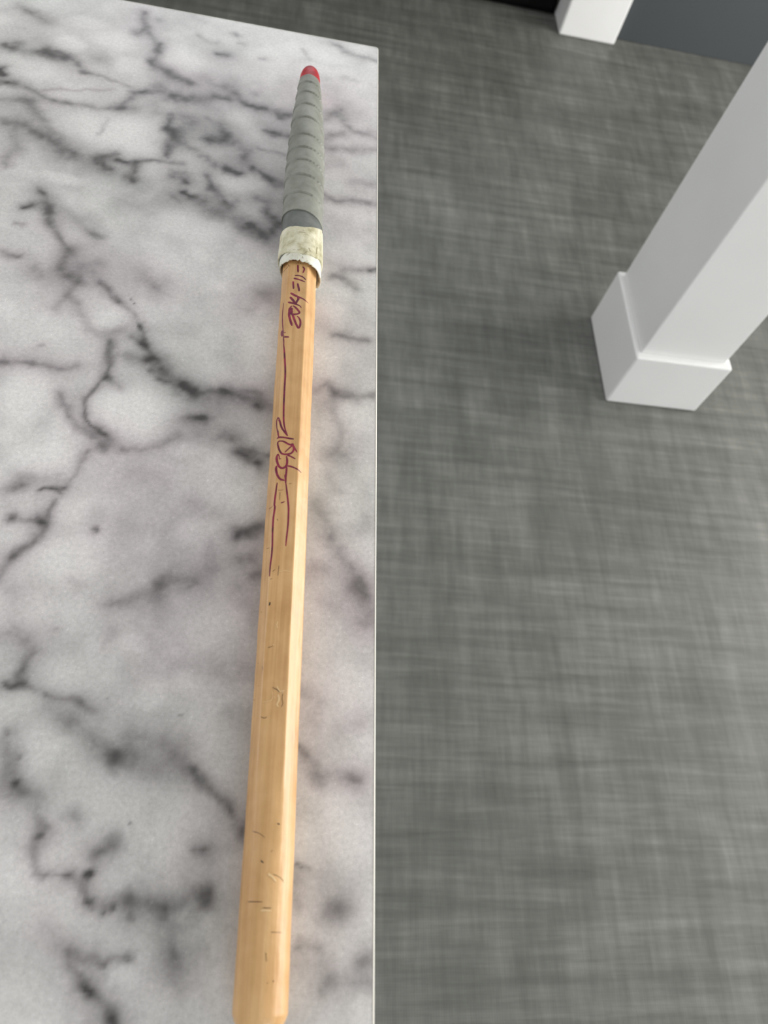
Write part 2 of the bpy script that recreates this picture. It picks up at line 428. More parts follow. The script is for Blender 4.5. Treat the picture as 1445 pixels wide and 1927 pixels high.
S(D, 65, .85, (920, 220), (950, 245), (970, 260)); S(D, 45, .5, (990, 265), (1070, 260), (1120, 270)); S(D, 22, .7, (1125, 268), (1135, 272)); S(D, 55, .6, (1150, 280), (1200, 295), (1230, 300)); S(D, 30, .4, (1200, 265), (1300, 262)); S(D, 45, .6, (1290, 330), (1310, 345)); S(D, 60, .35, (1300, 290), (1370, 350)); S(D, 90, .3, (1040, 310), (1110, 330))
S(D, 45, .85, (955, 395), (1025, 405)); S(D, 80, .25, (1000, 440), (1000, 480)); S(D, 85, .45, (1130, 490), (1170, 495)); S(D, 50, .8, (1215, 570), (1260, 595), (1290, 620)); S(D, 36, .45, (1250, 560), (1350, 580)); S(D, 90, .3, (1180, 520), (1300, 620))
S(D, 42, .36, (600, 530), (700, 540), (800, 520), (890, 480)); S(D, 36, .38, (430, 560), (400, 640), (350, 710), (310, 750)); S(D, 45, .36, (310, 260), (340, 370), (390, 440), (450, 480)); S(D, 55, .6, (40, 755), (80, 745), (130, 725)); S(D, 18, .75, (200, 770), (250, 745), (330, 740)); S(D, 20, .5, (260, 745), (310, 765)); S(D, 70, .25, (140, 680), (280, 695))
S(D, 32, .6, (50, 885), (110, 905), (190, 910)); S(D, 40, .85, (195, 915), (210, 915)); S(D, 34, .42, (270, 810), (230, 920), (160, 1010), (90, 1060)); S(D, 24, .7, (475, 948), (482, 950)); S(D, 130, .2, (600, 670), (800, 670)); S(D, 90, .25, (950, 800), (1040, 850)); S(D, 50, .5, (1200, 965), (1250, 950), (1310, 930)); S(D, 70, .3, (1200, 965), (1320, 940)); S(D, 200, .12, (650, 900), (850, 920))
F = (0, 1000, .346)    # 0..500 x 1000..1480
S(F, 34, .75, (70, 138), (90, 140)); S(F, 50, .45, (180, 40), (110, 110), (50, 180), (0, 260)); S(F, 90, .28, (1150, 60), (1170, 200)); S(F, 60, .55, (1300, 5), (1350, 10)); S(F, 80, .5, (1310, 145), (1370, 145)); S(F, 70, .5, (1380, 250), (1430, 240)); S(F, 160, .25, (1250, 300), (1380, 420))
S(F, 55, .38, (560, 400), (650, 370), (780, 340), (880, 300)); S(F, 85, .40, (850, 310), (940, 265), (1060, 285)); S(F, 260, .14, (700, 150), (1000, 200), (800, 420)); S(F, 90, .2, (80, 320), (110, 330)); S(F, 60, .16, (390, 270), (420, 290)); S(F, 30, .25, (280, 530), (300, 535))
S(F, 110, .35, (40, 550), (110, 590)); S(F, 60, .5, (180, 660), (130, 710), (110, 770)); S(F, 45, .65, (10, 825), (60, 832), (115, 820)); S(F, 40, .4, (120, 840), (240, 875), (330, 900), (430, 940)); S(F, 20, .5, (245, 873), (250, 876)); S(F, 70, .35, (430, 930), (500, 980), (520, 1000))
S(F, 110, .42, (390, 1060), (480, 1120), (560, 1180), (620, 1220)); S(F, 80, .55, (590, 1210), (650, 1230)); S(F, 130, .32, (700, 1150), (860, 1150), (930, 1200)); S(F, 130, .3, (640, 1220), (800, 1230), (950, 1250)); S(F, 80, .35, (960, 1250), (1050, 1310), (1130, 1387)); S(F, 24, .5, (15, 1095), (22, 1100)); S(F, 130, .45, (20, 1150), (60, 1260), (60, 1387)); S(F, 120, .2, (250, 960), (350, 1020)); S(F, 16, .5, (110, 1243), (116, 1245))
S(F, 220, .2, (850, 720), (1100, 760), (1350, 740)); S(F, 150, .2, (1250, 720), (1380, 740)); S(F, 160, .25, (1280, 980), (1390, 1040)); S(F, 8, .7, (985, 1017), (990, 1018)); S(F, 6, .5, (470, 292), (474, 294)); S(F, 6, .5, (593, 911), (597, 913)); S(F, 140, .15, (640, 940), (700, 1060)); S(F, 60, .16, (600, 560), (560, 640))
G = (0, 1440, .3322)   # 0..480 x 1440..1927
S(G, 30, .8, (95, 110), (110, 115)); S(G, 150, .42, (40, 20), (70, 110), (100, 150)); S(G, 90, .3, (130, 150), (230, 190)); S(G, 55, .4, (190, 230), (210, 320), (280, 350)); S(G, 100, .25, (220, 330), (260, 440), (200, 470)); S(G, 32, .6, (205, 410), (230, 400)); S(G, 50, .35, (215, 410), (195, 510), (210, 590)); S(G, 30, .55, (210, 600), (270, 625)); S(G, 30, .25, (270, 610), (370, 640))
S(G, 70, .35, (400, 280), (420, 320)); S(G, 100, .62, (530, 505), (580, 495), (620, 470)); S(G, 90, .25, (590, 440), (640, 420)); S(G, 46, .95, (475, 640), (488, 640)); S(G, 34, .6, (365, 640), (380, 642)); S(G, 55, .42, (400, 650), (460, 700), (480, 760)); S(G, 30, .6, (475, 762), (495, 765)); S(G, 22, .65, (565, 812), (575, 808)); S(G, 32, .75, (622, 800), (634, 795)); S(G, 30, .4, (760, 840), (765, 860))
S(G, 60, .32, (500, 790), (640, 780), (740, 760)); S(G, 110, .5, (740, 770), (870, 790), (960, 820)); S(G, 110, .45, (960, 800), (1080, 750), (1180, 750)); S(G, 80, .5, (1170, 740), (1180, 780)); S(G, 130, .38, (930, 860), (970, 960), (990, 1050)); S(G, 60, .3, (1000, 1050), (990, 1070)); S(G, 300, .25, (1050, 850), (1200, 950), (1050, 1130)); S(G, 300, .18, (1180, 400), (1250, 650))
S(G, 70, .5, (1090, 40), (1160, 120), (1240, 200)); S(G, 85, .65, (1290, 240), (1340, 310), (1380, 380)); S(G, 70, .4, (1110, 490), (1190, 480)); S(G, 45, .45, (1150, 490), (1190, 480)); S(G, 90, .2, (650, 0), (900, 20)); S(G, 40, .3, (400, 1040), (500, 1090), (600, 1110)); S(G, 60, .32, (430, 1030), (600, 1080), (740, 1060)); S(G, 36, .45, (745, 1070), (755, 1085)); S(G, 22, .5, (590, 1108), (596, 1110))
S(G, 60, .38, (380, 1040), (420, 1130), (480, 1200)); S(G, 45, .85, (505, 1240), (525, 1275)); S(G, 80, .42, (490, 1210), (570, 1300), (640, 1380)); S(G, 55, .8, (650, 1420), (680, 1466)); S(G, 180, .28, (560, 1440), (660, 1466)); S(G, 130, .2, (240, 900), (330, 1010)); S(G, 14, .5, (738, 328), (744, 330)); S(G, 90, .25, (980, 1180), (1010, 1220))
E1 = (440, 80, .2076)  # right of the stick, upper
S(E1, 50, .5, (900, 20), (970, 40)); S(E1, 40, .38, (1020, 80), (1180, 130), (1300, 175)); S(E1, 26, .22, (640, 60), (700, 160)); S(E1, 80, .38, (820, 700), (900, 630), (960, 600)); S(E1, 55, .4, (940, 640), (1000, 720), (1080, 800), (1200, 830), (1290, 860)); S(E1, 50, .4, (850, 860), (1000, 830)); S(E1, 60, .4, (830, 950), (950, 960), (1060, 985), (1200, 970), (1290, 980)); S(E1, 80, .2, (870, 1120), (1000, 1120)); S(E1, 45, .45, (820, 1370), (860, 1400), (960, 1440), (1080, 1430), (1290, 1460)); S(E1, 90, .3, (1100, 1270), (1250, 1280)); S(E1, 200, .15, (900, 450), (1000, 560)); S(E1, 160, .14, (880, 1600), (1000, 1700)); S(E1, 40, .22, (1000, 330), (1100, 360))
E2 = (440, 400, .2076)
S(E2, 36, .65, (1220, 525), (1290, 510)); S(E2, 45, .32, (1000, 540), (1220, 525)); S(E2, 60, .42, (900, 590), (1000, 620), (1090, 680)); S(E2, 60, .42, (930, 1120), (1050, 1150), (1200, 1170)); S(E2, 200, .2, (820, 430), (950, 500)); S(E2, 180, .16, (800, 1000), (1000, 1100)); S(E2, 160, .22, (100, 850), (250, 760)); S(E2, 120, .22, (300, 750), (360, 760)); S(E2, 160, .12, (1150, 900), (1260, 1000))
E3 = (440, 700, .218)
S(E3, 60, .45, (680, 160), (780, 100), (860, 190)); S(E3, 70, .42, (860, 190), (1060, 220), (1200, 190)); S(E3, 110, .28, (860, 230), (880, 400), (920, 500), (870, 700)); S(E3, 140, .25, (800, 720), (950, 720)); S(E3, 120, .2, (830, 900), (860, 1010)); S(E3, 140, .32, (680, 1120), (760, 1240), (800, 1330)); S(E3, 110, .42, (820, 1430), (930, 1580), (990, 1680), (1080, 1830), (1130, 1927)); S(E3, 150, .22, (1080, 1360), (1140, 1300)); S(E3, 120, .25, (700, 1680), (820, 1700))
E4 = (420, 1100, .2076)
S(E4, 150, .35, (1180, 20), (1260, 150), (1330, 230)); S(E4, 160, .32, (1260, 350), (1380, 400)); S(E4, 130, .18, (900, 140), (1000, 180)); S(E4, 220, .28, (730, 1000), (850, 1080), (800, 1200)); S(E4, 150, .15, (1000, 1300), (1200, 1250)); S(E4, 70, .4, (700, 1460), (760, 1540)); S(E4, 130, .45, (850, 1680), (890, 1720)); S(E4, 100, .4, (1150, 1740), (1200, 1760)); S(E4, 200, .2, (700, 1450), (900, 1650), (1200, 1750))
E5 = (400, 1500, .2216)
S(E5, 34, .5, (700, 570), (760, 600), (810, 620)); S(E5, 180, .42, (980, 950), (1080, 940)); S(E5, 200, .2, (900, 800), (1200, 950)); S(E5, 100, .42, (700, 1230), (780, 1270), (850, 1290)); S(E5, 130, .38, (1290, 1400), (1360, 1360)); S(E5, 200, .28, (1000, 1560), (1200, 1580), (1360, 1560)); S(E5, 130, .25, (900, 1650), (980, 1600)); S(E5, 200, .18, (700, 1400), (900, 1450)); S(E5, 160, .14, (700, 700), (900, 640)); S(E5, 100, .25, (680, 640), (700, 900))
# bright clear patches, in photo pixels: centre, radii, strength
WP = [(128, 80, 30, 13, .9), (215, 75, 45, 18, .7), (250, 125, 40, 14, .6), (60, 130, 55, 20, .6), (200, 245, 75, 30, .8), (455, 340, 55, 20, .8), (370, 425, 70, 24, .7), (115, 333, 40, 9, .8), (160, 45, 45, 12, .5), (340, 110, 35, 18, .5),
      (248, 775, 66, 44, 1.0), (50, 750, 42, 45, .8), (70, 860, 45, 25, .5), (350, 848, 40, 14, .5), (130, 1050, 60, 40, .8), (370, 995, 38, 30, .7), (250, 1213, 25, 18, .6), (285, 1310, 28, 28, .6), (610, 490, 35, 30, .5), (620, 590, 35, 28, .5),
      (660, 790, 38, 30, .6), (685, 1040, 22, 35, .5), (655, 1290, 45, 45, .6), (660, 1580, 45, 50, .6), (240, 1830, 25, 18, .6), (275, 1800, 18, 12, .4), (60, 1420, 50, 45, .4), (80, 1650, 70, 90, .3), (690, 1900, 30, 25, .5), (600, 100, 60, 14, .5), (600, 130, 50, 10, .5), (640, 200, 30, 10, .5), (640, 800, 30, 50, .4), (510, 105, 40, 18, .5)]

def marble_colors(P):
    x, y = P[:, 0], P[:, 1]
    wx = (fbm(x, y, 45, 3, 3) - .5) * .007 + (fbm(x, y, 260, 23, 2) - .5) * .0022
    wy = (fbm(x, y, 45, 7, 3) - .5) * .007 + (fbm(x, y, 260, 27, 2) - .5) * .0022
    X = x + wx; Y = y + wy
    keep = np.ones(len(x))
    brk = fbm(x, y, 160, 31, 3)
    brk2 = fbm(x, y, 55, 35, 3)
    for pts, wd, a in V:
        q = np.array([onz(px, py, TABLE_Z)[:2] for px, py in pts])
        cen = q.mean(0)
        # width across the stroke, carried from photo pixels to the table plane
        pa, pb = np.array(pts[0], float), np.array(pts[-1], float)
        pc = np.mean(np.array(pts, float), 0)
        ln = np.linalg.norm(pb - pa)
        dv = (pb - pa) / max(ln, 1e-6)
        pv = np.array([-dv[1], dv[0]])
        def span(d_):
            e0, e1 = pc - d_ * wd / 2, pc + d_ * wd / 2
            return np.linalg.norm(onz(*e0, TABLE_Z) - onz(*e1, TABLE_Z))
        w1, w2 = span(pv), span(dv)
        hw = .5 * 1.3 * (w1 if ln > 1.5 * wd else (w1 * w2) ** .5)
        lo = q.min(0) - 6 * hw; hi = q.max(0) + 6 * hw
        idx = np.where((X > lo[0]) & (X < hi[0]) & (Y > lo[1]) & (Y < hi[1]))[0]
        if not len(idx):
            continue
        p = np.stack([X[idx], Y[idx]], 1)
        best = np.full(len(idx), 1e9)
        for k in range(len(q) - 1):
            d = q[k + 1] - q[k]
            t = np.clip(((p - q[k]) @ d) / max(d @ d, 1e-12), 0, 1)
            best = np.minimum(best, np.linalg.norm(p - q[k] - t[:, None] * d, axis=1))
        u = best / hw
        f_ = np.exp(-(u / 1.1) ** 2) * (.75 + .25 * np.exp(-(u / .5) ** 2))
        mod = np.clip(.15 + 1.0 * brk[idx] + .75 * brk2[idx], .25, 1.35)
        keep[idx] *= 1 - np.clip(a * .20 * np.exp(-(u / 2.8) ** 2), 0, .5)
        keep[idx] *= 1 - np.clip(a * 1.12 * f_ * mod, 0, .96)
    dark = 1 - keep
    # continuation of the pattern outside the traced area
    px = np.stack([x, y, np.full(len(x), TABLE_Z)], 1) - CAM
    cc = px @ R.T
    u = FPX * cc[:, 0] / np.maximum(cc[:, 2], .01) + FW / 2
    v = FPX * cc[:, 1] / np.maximum(cc[:, 2], .01) + FH / 2
    wt = np.clip((u + 160) / 150, 0, 1) * np.clip((v + 160) / 150, 0, 1) * np.clip((FH + 160 - v) / 150, 0, 1) * (cc[:, 2] > .02)
    rid = 1 - np.abs(fbm(x + wx * 2, y + wy * 2, 9, 41, 4) - .5) * 9
    rid2 = 1 - np.abs(fbm(x + wx * 2, y + wy * 2, 17, 47, 4) - .5) * 10
    ext = np.clip(rid, 0, 1) ** 2 * .55 + np.clip(rid2, 0, 1) ** 2 * .35
    ext *= np.clip(fbm(x, y, 14, 53, 3) * 2.2 - .5, 0, 1)
    dark = np.clip(dark + ext * .05 * wt + np.clip(ext, 0, .9) * (1 - wt), 0, 1)
    light = np.zeros(len(x))
    for cx, cy, rx, ry, a in WP:
        q = onz(cx, cy, TABLE_Z); qx = onz(cx + rx, cy, TABLE_Z); qy = onz(cx, cy - ry, TABLE_Z)
        ex = np.linalg.norm(qx - q); ey = np.linalg.norm(qy - q)
        d2 = np.sqrt(((X - q[0]) / ex) ** 2 + ((Y - q[1]) / ey) ** 2)
        light = np.maximum(light, a * np.clip(1.35 - d2, 0, .7) / .7)
    base = .715 + .30 * (fbm(x, y, 16, 61, 4) - .5) + .24 * (fbm(x, y, 60, 67, 4) - .5)
    base = base + light * (.90 - base) * .9
    tint = fbm(x, y, 12, 71, 3)[:, None]
    col = base[:, None] * (np.array([[1.0, .995, .975]]) * (1 - tint) + np.array([[1.0, .965, .96]]) * tint)
    vc = np.array([[.060, .054, .055]])
    dk = np.clip(dark, 0, 1)[:, None]
    mid = col * (1 - dk) + vc * dk
    pink = (np.clip(dk * (1 - dk) * 4, 0, 1) * np.clip(tint * 1.6 - .3, 0, 1)) * .03
    mid = mid * (1 + pink * np.array([[1.0, -1.2, .2]]))
    return np.clip(mid, 0, 1)

EB = .0009
xs = np.concatenate([np.arange(TX0 + EB, -.305, .006), np.linspace(-.305, TX1 - EB, 262)])
ys = np.concatenate([np.arange(TY0 + EB, -.065, .007), np.linspace(-.065, TY1 - EB, 560)])
nx, ny = len(xs), len(ys)
GX, GY = np.meshgrid(xs, ys, indexing='ij')
P = np.stack([GX.ravel(), GY.ravel(), np.full(nx * ny, TABLE_Z)], 1)
Cc = marble_colors(P)
t_org = ((TX0 + TX1) / 2, (TY0 + TY1) / 2, 0)
ii = np.arange(nx * ny).reshape(nx, ny)
quads = np.stack([ii[:-1, :-1], ii[1:, :-1], ii[1:, 1:], ii[:-1, 1:]], -1).reshape(-1, 4)
# skirt and underside
border = list(ii[:, 0]) + list(ii[-1, 1:]) + list(ii[-2::-1, -1]) + list(ii[0, -2:0:-1])
TH = .028
low = P[border].copy(); low[:, 2] -= TH
nb = len(border)
faces = [tuple(q) for q in quads.tolist()]
base_i = nx * ny
for k in range(nb):
    k2 = (k + 1) % nb
    faces.append((int(border[k2]), int(border[k]), base_i + k, base_i + k2))
faces.append(tuple(base_i + k for k in range(nb - 1, -1, -1)))
allv = np.concatenate([P, low]) - np.array(t_org)
me = mesh_from(allv.tolist(), faces, 'table_top')
ca = me.color_attributes.new('marble', 'FLOAT_COLOR', 'POINT')
cols = np.ones((len(allv), 4), dtype=np.float32)
cols[:nx * ny, :3] = Cc
cols[nx * ny:, :3] = Cc[border]
ca.data.foreach_set('color', cols.ravel())
table = empty('dining_table', t_org, 'table with a white and grey marble print top and a thin cream edge', 'table')
top = link('table_top', me, M_marble, table)

# thin cream edge band, softly rounded at the top edge and the corners
def rounded_rect(x0, x1, y0, y1, r, n=8):
    pts = []
    for cx, cy, a0 in ((x1 - r, y1 - r, 0), (x0 + r, y1 - r, 90), (x0 + r, y0 + r, 180), (x1 - r, y0 + r, 270)):
        for k in range(n + 1):
            a = math.radians(a0 + 90 * k / n)
            pts.append((cx + r * math.cos(a), cy + r * math.sin(a)))
    return pts
prof = [(.0011, .00015), (.0007, .0002), (.0004, .00005), (.0001, -.0005), (0, -.0014), (0, -TH), (.0011, -TH)]
rings = []
for inset, dz in prof:
    rr = max(.0036 - inset, .0012)
    rings.append([(px_ - t_org[0], py_ - t_org[1], TABLE_Z + dz) for px_, py_ in rounded_rect(TX0 + inset, TX1 - inset, TY0 + inset, TY1 - inset, rr)])
vv, ff = [], []
n = len(rings[0])
for r_ in rings:
    vv += r_
for a_ in range(len(rings) - 1):
    for k in range(n):
        k2 = (k + 1) % n
        ff.append((a_ * n + k, (a_ + 1) * n + k, (a_ + 1) * n + k2, a_ * n + k2))
eb = link('edge_band', mesh_from(vv, ff, 'edge_band', True), M_edge, table)
eb['label'] = 'thin cream edge band'
link('apron', rel(box_bm([(TX0 + .06, TX1 - .06, TY0 + .06, TY0 + .08, .63, TABLE_Z - TH), (TX0 + .06, TX1 - .06, TY1 - .08, TY1 - .06, .63, TABLE_Z - TH),
                          (TX0 + .06, TX0 + .08, TY0 + .08, TY1 - .08, .63, TABLE_Z - TH), (TX1 - .08, TX1 - .06, TY0 + .08, TY1 - .08, .63, TABLE_Z - TH)]), t_org), M_under, table)
for lx in (TX0 + .05, TX1 - .11):
    for ly in (TY0 + .05, TY1 - .11):
        link('leg', rel(box_bm([(lx, lx + .06, ly, ly + .06, 0, TABLE_Z - TH)], .003), t_org), M_under, table)

# ------------------------------------------------------------------ the stick
s_org = np.array([.012, .33, TABLE_Z])
Y_BUTT, Y_TIP = -.0445, .700
def axis(y):
    x = .01655 - (y + .035) * .01545
    z = TABLE_Z + .0128 + np.clip((y + .04) / .52, 0, 1.25) * .0038
    return x, z
ridge = [18, 68, 133, 176, 214, 250, 292, 332]
def poly_r(th_deg):
    """radius of the planed eight-sided section at an angle, 1 = across the ridges"""
    th = th_deg % 360
    rr = ridge + [ridge[0] + 360]
    if th < ridge[0]:
        th += 360
    for k in range(8):
        if rr[k] <= th <= rr[k + 1]:
            a, b2 = math.radians(rr[k]), math.radians(rr[k + 1])
            p = (math.cos(a), math.sin(a)); q = (math.cos(b2), math.sin(b2))
            t = math.radians(th)
            dx, dy = q[0] - p[0], q[1] - p[1]
            den = math.cos(t) * dy - math.sin(t) * dx
            return (p[0] * dy - p[1] * dx) / den
    return 1.0
NT = 144
ths = np.arange(NT) * 360.0 / NT
PR = np.array([poly_r(t) for t in ths])

def loft(name, ys_, rad, cap0=True, cap1=True, smooth=True):
    """rad(i, y) -> NT radii"""
    vs = []
    for i, y in enumerate(ys_):
        ax, az = axis(y)
        r = rad(i, y)
        yy = y if np.ndim(y) else np.full(NT, y)
        vs.append(np.stack([ax + r * np.cos(np.radians(ths)), yy, az + r * np.sin(np.radians(ths))], 1))
    n_ = len(vs)
    vs = np.concatenate(vs) - s_org
    fs = []
    for i in range(n_ - 1):
        for k in range(NT):
            k2 = (k + 1) % NT
            fs.append((i * NT + k, i * NT + k2, (i + 1) * NT + k2, (i + 1) * NT + k))
    if cap0:
        fs.append(tuple(range(NT))[::1])
    if cap1:
        fs.append(tuple((n_ - 1) * NT + k for k in range(NT))[::-1])
    me_ = mesh_from(vs.tolist(), fs, name, smooth)
    bm_ = bmesh.new(); bm_.from_mesh(me_)
    bmesh.ops.recalc_face_normals(bm_, faces=bm_.faces)
    bm_.to_mesh(me_); bm_.free()
    return me_

stick = empty('wooden_stick', tuple(s_org), 'planed wooden stick with grey wrapped handle and red tip, lying on the table', 'stick')
RS = .01295
sy = np.concatenate([[-.0445, -.0443, -.0436, -.0424, -.0412, -.0402, -.0396, -.0390, -.0382], np.linspace(-.0372, .470, 330)])
er = [.0070, .0082, .0096, .0108, .01165, .0121, .0122, .01255, .0128]
wob = np.random.RandomState(5)
lat = wob.rand(64, 64)
def shaft_r(i, y):
    q_ = np.clip((.13 - y) / .12, 0, 1)
    blend = .97 - .85 * q_ * q_ * (3 - 2 * q_)
    pr = 1 + (PR - 1) * blend - (1 - blend) * .03
    nse = (fbm(ths / 30.0, np.full(NT, y * 55.0), 1.0, 81, 3) - .5) * .00045
    r = RS * pr + nse
    if i < len(er):
        r = np.minimum(r, er[i] * (1 + (pr - 1) * .5))
    return r
shaft_me = loft('shaft', sy, shaft_r)
link('shaft', shaft_me, M_wood, stick)

def loft_tilted(name, ylist, rad):
    vs = []
    for i, yarr in enumerate(ylist):
        yarr = np.broadcast_to(np.asarray(yarr, float), (NT,))
        ax, az = axis(yarr)
        r = rad(i, yarr)
        vs.append(np.stack([ax + r * np.cos(np.radians(ths)), yarr, az + r * np.sin(np.radians(ths))], 1))
    n_ = len(vs)
    vs = np.concatenate(vs) - s_org
    fs = []
    for i in range(n_ - 1):
        for k in range(NT):
            k2 = (k + 1) % NT
            fs.append((i * NT + k, i * NT + k2, (i + 1) * NT + k2, (i + 1) * NT + k))
    me_ = mesh_from(vs.tolist(), fs, name, True)
    bm_ = bmesh.new(); bm_.from_mesh(me_)
    bmesh.ops.recalc_face_normals(bm_, faces=bm_.faces)
    bm_.to_mesh(me_); bm_.free()
    return me_
YT = onz(583, 142, TABLE_Z + .0265)[1]      # rim of the red tip
# grey rubber wrap, one spiral strip; turn edges at these photo rows
rows = [157, 177.6, 202.5, 229.5, 257.5, 282.4, 306, 334, 367.5, 402, 440]
xr = [581, 579, 576, 574, 574, 572, 571, 570, 567, 566, 566]
gy = sorted([onz(a_, b_, TABLE_Z + (.029 if b_ > 250 else .026))[1] for a_, b_ in zip(xr, rows)])
wy_ = .989 * np.array([.440, .473, .500, .527, .560, .578, .596, .615, .633, .645, .657, .666, .676, .688])
wr_ = np.array([15.6, 15.75, 15.9, 15.9, 15.6, 15.0, 14.1, 13.0, 11.8, 11.0, 10.2, 9.7, 9.3, 9.1]) * .989 / 1000
def wrap_base(y):
    return np.interp(y, wy_, wr_)
kk = np.arange(len(gy))
def phase(y):
    y = np.asarray(y)
    p = np.interp(y, gy, kk)
    p = np.where(y < gy[0], (y - gy[0]) / (gy[1] - gy[0]), p)
    return np.where(y > gy[-1], kk[-1] + (y - gy[-1]) / (gy[-1] - gy[-2]), p)
g_last = gy[1]
Y_W0, Y_W1 = g_last + .0004, YT + .001
wys = np.linspace(Y_W0, Y_W1, 420)
tt = np.where(ths > 270, ths - 360, ths)
tip_tilt = np.interp(tt, [-90, 0, 90, 180, 270], [-.002, -.0045, 0, .0015, -.002])
near_tilt = (gy[1] - gy[0]) * .85 * (tt - 90) / 360.0
def wrap_r(i, y):
    u = (phase(y) - (tt - 90) / 360.0 * .85) 
    # seam of the helix is underneath the stick
    fr = u - np.floor(u)
    step = (1 - fr) * .0009 - .0002 - .0005 * np.exp(-((fr - 1) / .04) ** 2)
    nse = (fbm(ths / 24.0, np.broadcast_to(y, (NT,)) * 70.0, 1.0, 91, 3) - .5) * .0004
    return wrap_base(y) + step + nse - .0002 - (.0012 if i in (0, len(wys) + 1) else 0)
wr_o = link('rubber_wrap', loft_tilted('rubber_wrap', [Y_W0 + near_tilt + .0003] + [y_ + tip_tilt * np.clip((y_ - .62) / .05, 0, 1) + near_tilt * np.clip(1 - (y_ - Y_W0) / .06, 0, 1) for y_ in wys] + [Y_W1 + tip_tilt + .0001], wrap_r), M_rubber, stick)
wr_o['label'] = 'grey rubber strip wound in a spiral'
# the last, darker turn next to the collar
tilt = near_tilt
dys = [(gy[0] - .02) + 0 * tilt] + [(g_last - .030) + (g_last + tilt + .004 - (g_last - .030)) * f_ for f_ in np.linspace(0, 1, 14)]
def dark_r(i, y):
    b0 = wrap_base(np.mean(y)) + .0002 - .0005 * i / 14
    return np.full(NT, b0 if i < 13 else b0 - (.0002 if i == 13 else .0012))
link('rubber_end_turn', loft_tilted('rubber_end_turn', dys, dark_r), M_rubber_dark, stick)['label'] = 'darker grey last turn of the wrap'

# red rounded tip
TL = .0245
tys = np.concatenate([np.linspace(YT - .012, YT - .0045, 8), YT + TL * np.sin(np.linspace(-.17, math.pi / 2 - .02, 22))])
def tip_r(i, y):
    if y <= YT - .0044:
        return np.full(NT, .0084)
    q = max(y - YT, 0) / (TL * 1.0005)
    return np.full(NT, .0093 * max(1 - q ** 2.7, .0005) ** .5)
tip_me = loft('red_tip', tys, tip_r)
link('red_tip', tip_me, M_red, stick)['label'] = 'red painted rounded tip'

# cream cloth tape collar and its torn white under layer
def edge_y(row_c, row_l, row_r, z_c):
    yc = onz(566, row_c, TABLE_Z + z_c)[1]
    yl = onz(527, row_l, TABLE_Z + .016)[1]
    yr = onz(606, row_r, TABLE_Z + .016)[1]
    t = tt
    up = np.clip(np.sin(np.radians(ths)), -1, 1)
    side = np.where(np.cos(np.radians(ths)) > 0, yr, yl)
    blend = np.abs(np.cos(np.radians(ths))) ** 1.5
    low_ = (yl + yr) / 2
    yy = np.where(up >= 0, yc * (1 - blend) + side * blend, low_ + (side - low_) * blend)
    return yy
rs = np.random.RandomState(3)
jag = np.interp(np.arange(NT), np.arange(0, NT + 1, 3), rs.rand(NT // 3 + 1)) - .5
jag2 = np.interp(np.arange(NT), np.arange(0, NT + 2, 2), rs.rand(NT // 2 + 1)) - .5
far_e = edge_y(424, 446, 447, .0335) + jag * .0005
mid_e = edge_y(474, 492, 507, .0335) + jag * .0012
near_e = edge_y(487, 507, 533, .0328) + jag2 * .0024
RC = .0167
wr = (fbm(ths / 18.0, ths * 0, 1.0, 97, 3) - .5) * .0006
cl = [mid_e + .0002, mid_e, mid_e + .0006] + [mid_e + (far_e - mid_e) * f_ for f_ in (.15, .35, .6, .85, .97, 1.0)] + [far_e + .0004]
crr = [-.0014, -.0004, .0001, .0002, .0001, -.0001, -.0003, -.0004, -.0006, -.0020]
def col_r(i, y):
    fold = .0006 * np.exp(-((ths - 28) / 4.0) ** 2) - .0003 * np.exp(-((ths - 38) / 4.0) ** 2) * (1 if i < 6 else .3)
    return RC + crr[i] + wr * (1 if 0 < i < 9 else .4) + fold
collar = link('tape_collar', loft_tilted('tape_collar', cl, col_r), M_tape, stick)
collar['label'] = 'yellowed cream cloth tape collar'
ul = [mid_e + .010, near_e + .004, near_e + .001, near_e, near_e + .0003, near_e + .0020, near_e + .012]
flare = np.clip(np.cos(np.radians(ths - 8)), 0, 1) ** 2 * .0010
def und_r(i, y):
    tbl = [.0157, .01545, .0153, .01515, .0144, .0140, .0130]
    f_ = [0, .3, .8, 1, 1, .8, 0][i]
    return tbl[i] + flare * f_ + wr * .5 * (1 if i < 5 else 0)
ut = link('torn_tape_edge', loft_tilted('torn_tape_edge', ul, und_r), M_tape2, collar)
ut['label'] = 'white torn edge of tape under the collar'

# ---- marks on the stick: rays from the photo's pixels laid on the real surface
def bvh_of(*mes):
    vs, fs = [], []
    for me_ in mes:
        o_ = len(vs)
        vs += [Vector(v.co) + Vector(s_org) for v in me_.vertices]
        fs += [tuple(o_ + k for k in p.vertices) for p in me_.polygons]
    return BVHTree.FromPolygons(vs, fs)
BV = bvh_of(shaft_me)
BVC = bvh_of(collar.data, ut.data, wr_o.data)

def catmull(pts, step):
    pts = [np.array(p, float) for p in pts]
    if len(pts) == 2:
        n_ = max(3, int(np.linalg.norm(pts[1] - pts[0]) / step))
        return [pts[0] + (pts[1] - pts[0]) * t for t in np.linspace(0, 1, n_)]
    out = []
    e = [2 * pts[0] - pts[1]] + pts + [2 * pts[-1] - pts[-2]]
    for i in range(1, len(e) - 2):
        n_ = max(3, int(np.linalg.norm(e[i + 1] - e[i]) / step))
        for t in np.linspace(0, 1, n_, endpoint=(i == len(e) - 3)):
            out.append(.5 * (2 * e[i] + (e[i + 1] - e[i - 1]) * t + (2 * e[i - 1] - 5 * e[i] + 4 * e[i + 1] - e[i + 2]) * t ** 2 + (3 * e[i] - e[i - 1] - 3 * e[i + 1] + e[i + 2]) * t ** 3))
    return out

